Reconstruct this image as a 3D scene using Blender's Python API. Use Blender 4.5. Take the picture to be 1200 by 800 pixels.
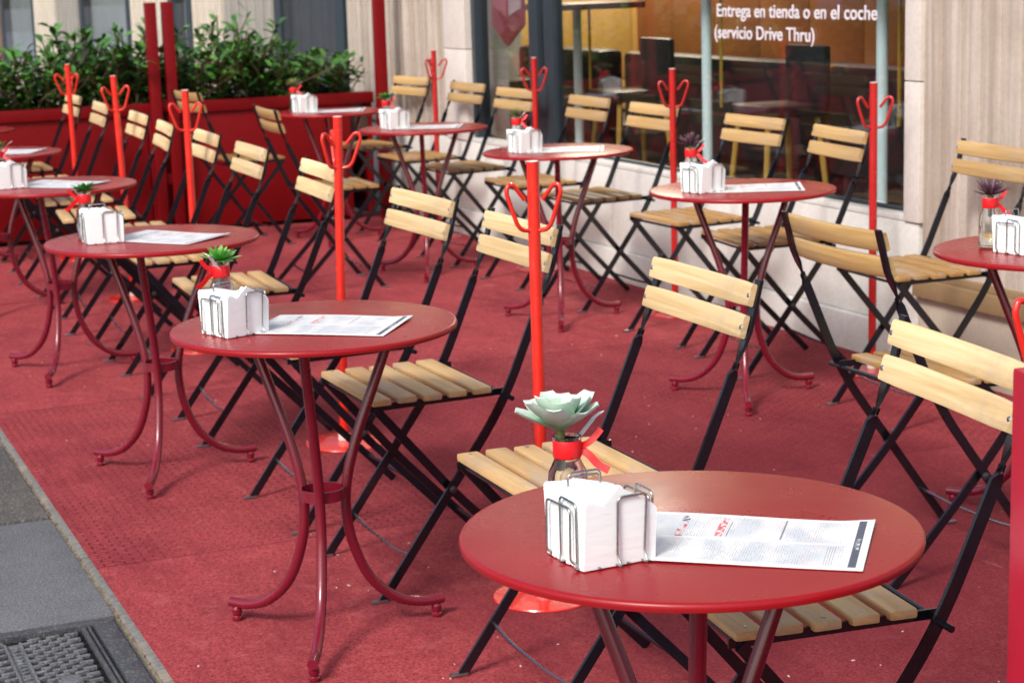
import bpy, bmesh, math, random
from mathutils import Vector, Matrix
R = math.radians
rnd = random.Random(7)
for o in list(bpy.data.objects): bpy.data.objects.remove(o)
scene = bpy.context.scene
COL = scene.collection

# ------------------------------------------------------------------ camera
cd = bpy.data.cameras.new('camera'); cam = bpy.data.objects.new('camera', cd); COL.objects.link(cam)
cd.sensor_width = 36; cd.sensor_fit = 'HORIZONTAL'; cd.lens = 67.957
cd.clip_start = .05; cd.clip_end = 500
HEAD = 22.1
cam.matrix_world = Matrix.Translation((0, 0, 1.4716)) @ Matrix.Rotation(R(-HEAD), 4, 'Z') @ Matrix.Rotation(R(90-10.947), 4, 'X') @ Matrix.Rotation(R(-1.734), 4, 'Z')
cd.dof.use_dof = True; cd.dof.focus_distance = 3.1; cd.dof.aperture_fstop = 11.0
scene.camera = cam
# ------------------------------------------------------------------ light
SUN_EL, SUN_AZ = 42, 217      # azimuth measured from +X counter-clockwise: where the sun stands
world = bpy.data.worlds.new('World'); scene.world = world; world.use_nodes = True
nt = world.node_tree; nt.nodes.clear()
sky = nt.nodes.new('ShaderNodeTexSky'); sky.sky_type = 'NISHITA'; sky.sun_disc = False
sky.sun_elevation = R(SUN_EL); sky.sun_rotation = R(90-SUN_AZ); sky.air_density = 1.0; sky.dust_density = 4.0; sky.ozone_density = 1.0
bg = nt.nodes.new('ShaderNodeBackground'); bg.inputs['Strength'].default_value = 0.14
wo = nt.nodes.new('ShaderNodeOutputWorld')
nt.links.new(sky.outputs[0], bg.inputs[0]); nt.links.new(bg.outputs[0], wo.inputs[0])
sd = bpy.data.lights.new('sun', 'SUN'); sd.energy = 2.1; sd.angle = R(14); sd.color = (1, .98, .94)
sun = bpy.data.objects.new('sun', sd); COL.objects.link(sun)
sv = Vector((math.cos(R(SUN_EL))*math.cos(R(SUN_AZ)), math.cos(R(SUN_EL))*math.sin(R(SUN_AZ)), math.sin(R(SUN_EL))))
sun.rotation_euler = sv.to_track_quat('Z', 'Y').to_euler()
vs = scene.view_settings; vs.view_transform = 'Standard'; vs.look = 'None'; vs.gamma = 1; vs.use_curve_mapping = False
vs.exposure = 0.62
try:
    scene.cycles.max_bounces = 8; scene.cycles.transparent_max_bounces = 12; scene.cycles.caustics_refractive = False; scene.cycles.caustics_reflective = False
except Exception: pass

# ------------------------------------------------------------------ materials
def lin(h):
    v = [int(h[i:i+2], 16)/255 for i in (0, 2, 4)]
    return tuple(c/12.92 if c <= .04045 else ((c+.055)/1.055)**2.4 for c in v) + (1,)
def base(name):
    m = bpy.data.materials.new(name); m.use_nodes = True; t = m.node_tree
    return m, t, t.nodes['Principled BSDF']
def N(t, k, **kw):
    n = t.nodes.new(k)
    for a, b in kw.items(): setattr(n, a, b)
    return n
def inp(n, **kw):
    for a, b in kw.items(): n.inputs[a.replace('_', ' ')].default_value = b
def mixc(t, fac, a, b, mode='MIX'):
    n = N(t, 'ShaderNodeMix', data_type='RGBA', blend_type=mode)
    for s, v in ((n.inputs[0], fac), (n.inputs[6], a), (n.inputs[7], b)):
        if isinstance(v, (int, float)) : s.default_value = v
        elif isinstance(v, tuple): s.default_value = v
        else: t.links.new(v, s)
    return n.outputs[2]
def noise(t, scale, detail=4, rough=.55, vec=None, dist=0):
    n = N(t, 'ShaderNodeTexNoise'); inp(n, Scale=scale, Detail=detail, Roughness=rough, Distortion=dist)
    if vec is not None: t.links.new(vec, n.inputs['Vector'])
    return n.outputs['Fac']
def ramp(t, fac, *stops):
    n = N(t, 'ShaderNodeValToRGB'); e = n.color_ramp.elements
    while len(e) < len(stops): e.new(.5)
    for k, (p, c) in enumerate(stops):
        e[k].position = p; e[k].color = c if isinstance(c, tuple) else (c, c, c, 1)
    t.links.new(fac, n.inputs[0]); return n.outputs[0]
def coord(t, kind='Object', scale=(1, 1, 1), rot=(0, 0, 0), loc=(0, 0, 0)):
    c = N(t, 'ShaderNodeTexCoord'); m = N(t, 'ShaderNodeMapping'); inp(m, Scale=scale, Rotation=rot, Location=loc)
    t.links.new(c.outputs[kind], m.inputs[0]); return m.outputs[0]
def bump(t, h, bs, strength=.3, dist=.002, prev=None):
    n = N(t, 'ShaderNodeBump'); inp(n, Strength=strength, Distance=dist); t.links.new(h, n.inputs['Height'])
    if prev: t.links.new(prev, n.inputs['Normal'])
    t.links.new(n.outputs[0], bs.inputs['Normal']); return n.outputs[0]
def math_(t, op, a, b=None):
    n = N(t, 'ShaderNodeMath', operation=op)
    for s, v in ((n.inputs[0], a), (n.inputs[1], b)):
        if v is None: continue
        if isinstance(v, (int, float)): s.default_value = v
        else: t.links.new(v, s)
    return n.outputs[0]
M = {}
def paint(name, col, rough=.4, metal=0, var=.12, nscale=9, bmp=.05, spec=.5, coat=0, rvar=.12, bsc=90):
    m, t, b = base(name); v = coord(t)
    n = noise(t, nscale, 5, .6, v)
    c = mixc(t, n, tuple(x*(1-var) for x in col[:3])+(1,), tuple(min(1, x*(1+var)) for x in col[:3])+(1,))
    t.links.new(c, b.inputs['Base Color'])
    r = N(t, 'ShaderNodeMapRange'); inp(r, To_Min=rough-rvar, To_Max=rough+rvar); t.links.new(noise(t, nscale*2.3, 4, .6, v), r.inputs['Value']); t.links.new(r.outputs[0], b.inputs['Roughness'])
    inp(b, Metallic=metal, Specular_IOR_Level=spec, Coat_Weight=coat)
    if bmp: bump(t, noise(t, bsc, 3, .6, v), b, bmp, .002)
    M[name] = m; return m
def tint(name):
    t = M[name].node_tree; b = t.nodes['Principled BSDF']; l = b.inputs['Base Color'].links[0]; src = l.from_socket
    oi = N(t, 'ShaderNodeObjectInfo'); t.links.new(mixc(t, 1.0, src, oi.outputs['Color'], 'MULTIPLY'), b.inputs['Base Color'])
# table paint: powder-coated crimson with dust specks
def mk_table():
    m, t, b = base('table_paint'); v = coord(t)
    c = mixc(t, noise(t, 4, 5, .6, v), (.215, .005, .009, 1), (.28, .007, .010, 1))
    sp = N(t, 'ShaderNodeTexVoronoi'); inp(sp, Scale=42, Randomness=1); t.links.new(v, sp.inputs['Vector'])
    s = ramp(t, sp.outputs['Distance'], (0, 1.0), (.03, 1.0), (.05, 0.0))
    msk = math_(t, 'MULTIPLY', s, ramp(t, noise(t, 5, 2, .5, v), (.56, 0.0), (.64, .6)))
    c = mixc(t, msk, c, (.62, .45, .42, 1))
    t.links.new(c, b.inputs['Base Color'])
    t.links.new(ramp(t, noise(t, 7, 6, .65, v), (.3, .24), (.7, .34)), b.inputs['Roughness'])
    inp(b, Specular_IOR_Level=.30)
    bump(t, noise(t, 260, 2, .5, v), b, .03, .0006)
    M['table_paint'] = m
mk_table()
paint('leg_paint', (.15, .006, .018, 1), .25, var=.2, coat=.25)
paint('stand_paint', (.64, .022, .012, 1), .24, var=.22, nscale=14, coat=.5, bmp=.12)
paint('stand_edge', (.70, .60, .56, 1), .45)
paint('crimson_metal', (.15, .001, .003, 1), .5, var=.2, spec=.2)
paint('post_paint', (.40, .006, .026, 1), .4, var=.15)
paint('black_iron', (.0035, .0045, .0075, 1), .22, var=.5, nscale=30, bmp=.06, spec=.6)
paint('dark_bolt', (.05, .05, .055, 1), .35, metal=.6, bmp=0)
paint('wire_steel', (.42, .42, .42, 1), .28, metal=1, bmp=0)
paint('bolt_steel', (.35, .35, .36, 1), .35, metal=1, bmp=0)
paint('dark_frame', (.022, .034, .045, 1), .4)
paint('pole_blue', (.66, .82, .87, 1), .3, bmp=0)
paint('glint_gold', (.55, .36, .06, 1), .3, metal=.6, bmp=0)
paint('black_leather', (.010, .010, .014, 1), .45)
paint('dark_wood', (.10, .035, .015, 1), .4)
paint('tan_wood', (.30, .13, .045, 1), .4)
paint('ochre_leg', (.50, .30, .06, 1), .5)
paint('floor_tile', (.09, .05, .035, 1), .3)
paint('curtain', (.05, .055, .07, 1), .7, var=.6, nscale=4)
paint('pale_panel', (.92, .94, .96, 1), .6)
paint('blue_panel', (.72, .82, .90, 1), .5, var=.35, nscale=1.2)
paint('grey_panel', (.14, .17, .20, 1), .6)
paint('rubber', (.02, .02, .022, 1), .6)
paint('ribbon', (.75, .01, .015, 1), .4, bmp=0)
paint('tag_paper', (.82, .82, .80, 1), .6, bmp=0)
paint('crumb', (.5, .40, .34, 1), .8, bmp=0)
paint('stem_brown', (.07, .04, .02, 1), .8)
paint('soil', (.05, .03, .02, 1), .9)
paint('letter_white', (.60, .57, .62, 1), .6, bmp=0, var=.05)
paint('sign_crimson', (.30, .03, .05, 1), .5, bmp=0)
paint('sign_light', (.55, .36, .42, 1), .5, bmp=0)
paint('sign_pink', (.48, .12, .15, 1), .5, bmp=0)
paint('ceiling_white', (.5, .48, .45, 1), .7)

tint('stand_paint')
def mk_wood(name, c1, c2, wear):
    m, t, b = base(name)
    v = coord(t, 'Object', (26, 2.2, 60)); oi = N(t, 'ShaderNodeObjectInfo')
    off = N(t, 'ShaderNodeVectorMath', operation='ADD'); t.links.new(v, off.inputs[0])
    cmb = N(t, 'ShaderNodeCombineXYZ'); t.links.new(math_(t, 'MULTIPLY', oi.outputs['Random'], 37.0), cmb.inputs[0]); t.links.new(math_(t, 'MULTIPLY', oi.outputs['Random'], 91.0), cmb.inputs[1])
    t.links.new(cmb.outputs[0], off.inputs[1]); v = off.outputs[0]
    n = noise(t, 1, 6, .6, v, .6)
    c = mixc(t, ramp(t, n, (.35, 0.0), (.65, 1.0)), c1, c2)
    # tone of each chair
    hs = N(t, 'ShaderNodeHueSaturation'); t.links.new(c, hs.inputs['Color'])
    t.links.new(ramp(t, oi.outputs['Random'], (0, .90), (1, 1.06)), hs.inputs['Value'])
    gi = N(t, 'ShaderNodeNewGeometry'); isl = ramp(t, gi.outputs['Random Per Island'], (0, (.80, .77, .72, 1)), (.5, (.97, .96, .94, 1)), (1, (1.0, .97, .90, 1)))
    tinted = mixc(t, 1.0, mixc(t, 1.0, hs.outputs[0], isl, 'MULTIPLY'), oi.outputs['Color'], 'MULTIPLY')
    v2 = coord(t, 'Object', (9, 5, 9))
    w = ramp(t, noise(t, 1.3, 5, .7, v2), (.52, 0.0), (.66, wear))
    c = mixc(t, w, tinted, (.34, .27, .21, 1))
    t.links.new(c, b.inputs['Base Color'])
    inp(b, Roughness=.5, Specular_IOR_Level=.4)
    bump(t, n, b, .25, .0015)
    M[name] = m
mk_wood('slat_wood', (.58, .41, .20, 1), (.76, .59, .35, 1), .35)
mk_wood('seat_wood', (.46, .28, .115, 1), (.64, .44, .22, 1), .7)

def mk_carpet():
    m, t, b = base('carpet'); v = coord(t)
    c = mixc(t, ramp(t, noise(t, .9, 6, .65, v), (.3, 0.0), (.7, 1.0)), (.235, .020, .025, 1), (.34, .036, .042, 1))
    c = mixc(t, ramp(t, noise(t, 170, 3, .7, v), (.3, 0.0), (.7, 1.0)), mixc(t, .80, c, (.07, .006, .012, 1)), mixc(t, .45, c, (.62, .14, .15, 1)))
    # worn, walked-on patches and dirt
    c = mixc(t, ramp(t, noise(t, 2.6, 7, .75, coord(t, 'Object', (1.4, .5, 1))), (.46, 0.0), (.66, .6)), c, (.135, .016, .024, 1))
    c = mixc(t, ramp(t, noise(t, 12, 5, .7, v), (.55, 0.0), (.72, .40)), c, (.44, .12, .12, 1))
    # the broad strip between the table rows is darker, its edges wavering
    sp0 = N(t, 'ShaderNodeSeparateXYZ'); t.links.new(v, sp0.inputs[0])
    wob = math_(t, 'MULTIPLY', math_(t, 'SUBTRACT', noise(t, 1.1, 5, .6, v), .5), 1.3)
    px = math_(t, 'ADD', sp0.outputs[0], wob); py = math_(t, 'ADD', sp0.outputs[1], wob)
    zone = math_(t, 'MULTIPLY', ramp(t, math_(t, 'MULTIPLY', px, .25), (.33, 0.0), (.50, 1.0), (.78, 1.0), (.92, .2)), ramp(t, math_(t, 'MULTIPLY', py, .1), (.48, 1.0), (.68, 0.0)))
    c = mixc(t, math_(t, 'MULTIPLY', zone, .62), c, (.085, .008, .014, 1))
    # ribs / small cleats
    sep = N(t, 'ShaderNodeSeparateXYZ'); t.links.new(v, sep.inputs[0])
    br = N(t, 'ShaderNodeTexBrick'); t.links.new(coord(t, 'Object', (1, 1, 1), (0, 0, R(0))), br.inputs['Vector'])
    inp(br, Scale=1, Mortar_Size=.0042, Mortar_Smooth=.4, Brick_Width=.052, Row_Height=.021, Color1=(1, 1, 1, 1), Color2=(1, 1, 1, 1), Mortar=(0, 0, 0, 1)); br.offset = .5
    ymask = math_(t, 'MULTIPLY', math_(t, 'GREATER_THAN', sep.outputs[1], 4.78), math_(t, 'LESS_THAN', sep.outputs[1], 6.75))
    ribs = math_(t, 'MULTIPLY', math_(t, 'SUBTRACT', 1.0, br.outputs['Color']), ymask)
    ribc = math_(t, 'MULTIPLY', ribs, ramp(t, noise(t, 3, 4, .6, v), (.35, .10), (.65, .85)))
    c = mixc(t, ribc, c, (.09, .008, .014, 1))
    # butt joints between the mats, and a few scuffs
    def seam(axis, at, wdt):
        w_ = math_(t, 'ADD', sep.outputs[axis], math_(t, 'MULTIPLY', math_(t, 'SUBTRACT', noise(t, 4, 2, .5, v), .5), .012))
        return math_(t, 'LESS_THAN', math_(t, 'ABSOLUTE', math_(t, 'SUBTRACT', w_, at)), wdt)
    sm = math_(t, 'MAXIMUM', math_(t, 'MAXIMUM', seam(1, 4.78, .0022), seam(1, 6.75, .003)), seam(1, 8.7, .003))
    c = mixc(t, math_(t, 'MULTIPLY', sm, .7), c, (.07, .008, .012, 1))
    sc_ = ramp(t, noise(t, 1, 5, .7, coord(t, 'Object', (14, 2.2, 1), (0, 0, .5)), .8), (.66, 0.0), (.74, .35))
    c = mixc(t, sc_, c, (.42, .16, .16, 1))
    # crumbs
    vo = N(t, 'ShaderNodeTexVoronoi'); inp(vo, Scale=19, Randomness=1); t.links.new(coord(t, 'Object', (1, 1.5, 1), (0, 0, .5)), vo.inputs['Vector'])
    sp = ramp(t, vo.outputs['Distance'], (0, 1.0), (.055, 1.0), (.085, 0.0))
    sp = math_(t, 'MULTIPLY', sp, ramp(t, noise(t, 2.3, 4, .7, v), (.56, 0.0), (.64, .55)))
    c = mixc(t, sp, c, (.55, .38, .36, 1))
    t.links.new(c, b.inputs['Base Color']); inp(b, Roughness=.9, Specular_IOR_Level=.12)
    p = bump(t, noise(t, 240, 3, .7, v), b, .5, .003)
    bump(t, ribs, b, .5, -.003, p)
    M['carpet'] = m
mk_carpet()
def mk_stone(name, c1, c2, stripes=0, axis='Y', rough=.75, scale=3, stain=(.30, .24, .20, 1), st=.4, grain=0):
    m, t, b = base(name); v = coord(t)
    n = noise(t, scale, 7, .65, v)
    c = mixc(t, ramp(t, n, (.3, 0.0), (.7, 1.0)), c1, c2)
    if stripes:
        w = noise(t, 1, 4, .6, coord(t, 'Object', (stripes*.3, stripes, .55)), .3)
        c = mixc(t, ramp(t, w, (.40, 0.0), (.62, .62)), c, (.27, .21, .16, 1))
    c = mixc(t, ramp(t, noise(t, 2.2, 8, .75, coord(t, 'Object', (1, 1, .5))), (.52, 0.0), (.72, st)), c, stain)
    c = mixc(t, ramp(t, noise(t, 60, 3, .6, v), (.35, .12), (.6, 0.0)), c, (.12, .10, .08, 1))
    if grain:
        c = mixc(t, ramp(t, noise(t, 210, 4, .75, v), (.42, grain), (.54, 0.0)), c, (.02, .02, .024, 1))
        c = mixc(t, ramp(t, noise(t, 150, 4, .75, coord(t, 'Object', (1, 1, 1), (0, 0, 0), (9, 4, 2))), (.54, 0.0), (.66, grain*.8)), c, (.42, .42, .42, 1))
    t.links.new(c, b.inputs['Base Color']); inp(b, Roughness=rough)
    bump(t, noise(t, 35 if not grain else 120, 5, .7, v), b, .25 if not grain else .6, .004)
    M[name] = m
mk_stone('travertine', (.42, .36, .31, 1), (.58, .52, .46, 1), stripes=11, st=.25)
mk_stone('plinth_stone', (.54, .53, .50, 1), (.66, .65, .62, 1), st=.35, stain=(.40, .32, .27, 1))
mk_stone('jamb_stone', (.52, .48, .45, 1), (.62, .57, .53, 1), st=.2)
mk_stone('brown_stone', (.40, .34, .27, 1), (.50, .43, .35, 1), st=.3)
mk_stone('ledge_stone', (.20, .13, .06, 1), (.28, .18, .09, 1), st=.3)
mk_stone('cream_stone', (.50, .44, .36, 1), (.62, .56, .48, 1), st=.2)
mk_stone('grey_stone', (.26, .25, .23, 1), (.34, .32, .29, 1), st=.2)
mk_stone('brown_panel', (.16, .10, .07, 1), (.22, .14, .10, 1), st=.2)
mk_stone('mustard_wall', (.52, .31, .07, 1), (.66, .42, .12, 1), scale=2, rough=.45, st=.5, stain=(.40, .20, .05, 1))
mk_stone('orange_panel', (.17, .055, .018, 1), (.28, .10, .03, 1), scale=2, rough=.4, st=.3, stain=(.18, .06, .02, 1))
mk_stone('slab', (.10, .108, .122, 1), (.16, .168, .18, 1), scale=7, rough=.7, st=.6, stain=(.16, .155, .15, 1), grain=.7)
mk_stone('slab_rusty', (.055, .050, .045, 1), (.10, .088, .075, 1), scale=9, rough=.7, st=.8, stain=(.15, .11, .08, 1), grain=.7)
mk_stone('kerb', (.085, .085, .08, 1), (.22, .215, .20, 1), scale=70, rough=.85, st=.8, stain=(.35, .28, .19, 1))
mk_stone('grout', (.07, .06, .05, 1), (.26, .20, .13, 1), scale=40, rough=.9)
mk_stone('asphalt', (.04, .04, .043, 1), (.06, .06, .063, 1), scale=20, rough=.9)
mk_stone('cast_iron', (.030, .033, .040, 1), (.060, .064, .072, 1), scale=16, rough=.5, st=.7, stain=(.10, .08, .065, 1), grain=.5)
mk_stone('worn_iron', (.085, .09, .10, 1), (.17, .175, .185, 1), scale=16, rough=.45, st=.6, stain=(.16, .12, .09, 1), grain=.6)
mk_stone('cover_bed', (.016, .016, .018, 1), (.05, .045, .04, 1), scale=16, rough=.8, grain=.5)
def mk_glass(name, refl=1.0, tint=(1, 1, 1, 1)):
    m = bpy.data.materials.new(name); m.use_nodes = True; t = m.node_tree; t.nodes.clear()
    o = N(t, 'ShaderNodeOutputMaterial'); tr = N(t, 'ShaderNodeBsdfTransparent'); tr.inputs[0].default_value = tint
    g = N(t, 'ShaderNodeBsdfGlossy'); inp(g, Roughness=.02, Color=(refl, refl, refl, 1)); lw = N(t, 'ShaderNodeLayerWeight'); inp(lw, Blend=.5)
    f = N(t, 'ShaderNodeMath', operation='MULTIPLY_ADD'); t.links.new(math_(t, 'POWER', lw.outputs['Facing'], 4.0), f.inputs[0]); f.inputs[1].default_value = .9; f.inputs[2].default_value = .045
    mx = N(t, 'ShaderNodeMixShader')
    t.links.new(f.outputs[0], mx.inputs[0]); t.links.new(tr.outputs[0], mx.inputs[1]); t.links.new(g.outputs[0], mx.inputs[2]); t.links.new(mx.outputs[0], o.inputs[0])
    M[name] = m
mk_glass('window_glass', 1.0, (.86, .88, .88, 1))
m, t, b = base('jar_glass'); inp(b, Roughness=.02, Transmission_Weight=1.0, IOR=1.45, Base_Color=(.95, .98, .97, 1)); M['jar_glass'] = m
def mk_napkin():
    m, t, b = base('napkin'); v = coord(t)
    c = mixc(t, noise(t, 30, 4, .6, v), (.80, .86, .87, 1), (.84, .91, .92, 1))
    t.links.new(c, b.inputs['Base Color']); inp(b, Roughness=.9, Subsurface_Weight=0.0)
    bump(t, noise(t, 22, 4, .6, coord(t, 'Object', (1, 1, 4))), b, .35, .002); M['napkin'] = m
mk_napkin()
def mk_menu():
    # printed sheet: local x along the long side (0..1 generated), y across
    m, t, b = base('menu_print'); v = coord(t, 'Generated')
    sep = N(t, 'ShaderNodeSeparateXYZ'); t.links.new(v, sep.inputs[0]); x, y = sep.outputs[0], sep.outputs[1]
    oi = N(t, 'ShaderNodeObjectInfo')
    # lines of print run across the sheet (along y)
    br = N(t, 'ShaderNodeTexBrick'); t.links.new(coord(t, 'Generated', (0, 0, 0)), br.inputs['Vector'])
    cmb = N(t, 'ShaderNodeCombineXYZ'); t.links.new(y, cmb.inputs[0]); t.links.new(x, cmb.inputs[1]); t.links.new(cmb.outputs[0], br.inputs['Vector'])
    inp(br, Scale=1, Mortar_Size=.0042, Mortar_Smooth=.1, Brick_Width=.37, Row_Height=.0105, Color1=(1, 1, 1, 1), Color2=(1, 1, 1, 1), Mortar=(0, 0, 0, 1))
    lines = br.outputs['Color']
    words = ramp(t, noise(t, 1, 2, .5, coord(t, 'Generated', (110, 34, 1))), (.42, 0.0), (.50, 1.0))
    blocks = ramp(t, noise(t, 1, 1, .5, coord(t, 'Generated', (15, 2.6, 1), (0, 0, 0), (3, 1, 0))), (.40, .25), (.56, 1.0))
    ink = math_(t, 'MULTIPLY', math_(t, 'MULTIPLY', lines, words), blocks)
    mg = math_(t, 'MULTIPLY', math_(t, 'GREATER_THAN', y, .06), math_(t, 'LESS_THAN', y, .95))
    mg = math_(t, 'MULTIPLY', mg, math_(t, 'LESS_THAN', x, .90))
    gut = math_(t, 'GREATER_THAN', math_(t, 'ABSOLUTE', math_(t, 'SUBTRACT', y, .49)), .018)
    ink = math_(t, 'MULTIPLY', math_(t, 'MULTIPLY', ink, mg), gut)
    shade = math_(t, 'MULTIPLY', ramp(t, noise(t, 1, 0, .5, coord(t, 'Generated', (9, 3.5, 1), (0, 0, 0), (0, 5, 2))), (.42, .15), (.6, .65)), math_(t, 'MULTIPLY', mg, gut))
    c = mixc(t, shade, (.70, .71, .71, 1), (.44, .50, .56, 1))
    inkc = mixc(t, ramp(t, noise(t, 1, 1, .5, coord(t, 'Generated', (11, 3.1, 1))), (.56, 0.0), (.60, 1.0)), (.06, .07, .10, 1), (.55, .10, .12, 1))
    c = mixc(t, math_(t, 'MULTIPLY', ink, .62), c, inkc)
    def rect(x0, x1, y0, y1):
        a = math_(t, 'MULTIPLY', math_(t, 'GREATER_THAN', x, x0), math_(t, 'LESS_THAN', x, x1))
        return math_(t, 'MULTIPLY', a, math_(t, 'MULTIPLY', math_(t, 'GREATER_THAN', y, y0), math_(t, 'LESS_THAN', y, y1)))
    fine = ramp(t, noise(t, 1, 1, .5, coord(t, 'Generated', (60, 34, 1))), (.46, 0.0), (.52, 1.0))
    c = mixc(t, rect(.935, .968, .05, .97), c, (.055, .075, .115, 1))
    c = mixc(t, math_(t, 'MULTIPLY', rect(.942, .960, .38, .60), fine), c, (.6, .6, .62, 1))
    c = mixc(t, math_(t, 'MULTIPLY', rect(.17, .205, .50, .76), fine), c, (.55, .04, .06, 1))
    c = mixc(t, math_(t, 'MULTIPLY', rect(.17, .205, .79, .93), fine), c, (.03, .04, .07, 1))
    c = mixc(t, math_(t, 'MULTIPLY', rect(.34, .375, .54, .92), fine), c, (.60, .08, .10, 1))
    c = mixc(t, math_(t, 'MULTIPLY', rect(.62, .628, .54, .95), .8), c, (.05, .06, .10, 1))
    c = mixc(t, math_(t, 'MULTIPLY', rect(.39, .395, .54, .86), .8), c, (.05, .06, .10, 1))
    c = mixc(t, math_(t, 'MULTIPLY', math_(t, 'MULTIPLY', rect(.83, .87, .08, .44), lines), .75), c, (.05, .06, .10, 1))
    t.links.new(c, b.inputs['Base Color']); inp(b, Roughness=.42)
    M['menu_print'] = m
mk_menu()
def mk_leaf(name, c1, c2, scale=3, rough=.35):
    m, t, b = base(name); v = coord(t)
    g = N(t, 'ShaderNodeNewGeometry')
    c = mixc(t, g.outputs['Random Per Island'], c1, c2)
    c = mixc(t, ramp(t, noise(t, scale, 2, .5, v), (.35, .0), (.65, .6)), c, tuple(x*.5 for x in c1[:3])+(1,))
    t.links.new(c, b.inputs['Base Color']); inp(b, Roughness=rough, Subsurface_Weight=0)
    M[name] = m
mk_leaf('hedge_leaf', (.022, .095, .014, 1), (.10, .27, .035, 1), 2, .38)
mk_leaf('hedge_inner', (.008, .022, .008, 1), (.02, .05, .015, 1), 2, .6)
def mk_succ(name, c1, c2):
    m, t, b = base(name); v = coord(t)
    ln = N(t, 'ShaderNodeVectorMath', operation='LENGTH'); t.links.new(v, ln.inputs[0])
    f = math_(t, 'ADD', math_(t, 'MULTIPLY', ln.outputs['Value'], 17.0), math_(t, 'MULTIPLY', math_(t, 'SUBTRACT', noise(t, 22, 4, .6, v), .5), 1.0))
    g = N(t, 'ShaderNodeNewGeometry')
    c = mixc(t, ramp(t, f, (.30, 0.0), (1.0, 1.0)), c1, mixc(t, g.outputs['Random Per Island'], tuple(x*.72 for x in c2[:3])+(1,), c2))
    t.links.new(c, b.inputs['Base Color']); inp(b, Roughness=.5); bump(t, noise(t, 70, 3, .6, v), b, .2, .002); M[name] = m
mk_succ('succ_pale', (.20, .40, .22, 1), (.62, .74, .66, 1))
mk_succ('succ_green', (.05, .30, .03, 1), (.30, .55, .14, 1))
mk_succ('succ_dark', (.06, .025, .05, 1), (.17, .09, .11, 1))
mk_succ('succ_olive', (.10, .12, .03, 1), (.22, .22, .09, 1))
mk_succ('succ_deep', (.015, .16, .01, 1), (.05, .30, .03, 1))
def mk_emit(name, col, s):
    m, t, b = base(name); inp(b, Emission_Color=col, Emission_Strength=s); M[name] = m
mk_emit('tube_glow', (1, .96, .85, 1), 5)

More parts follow.
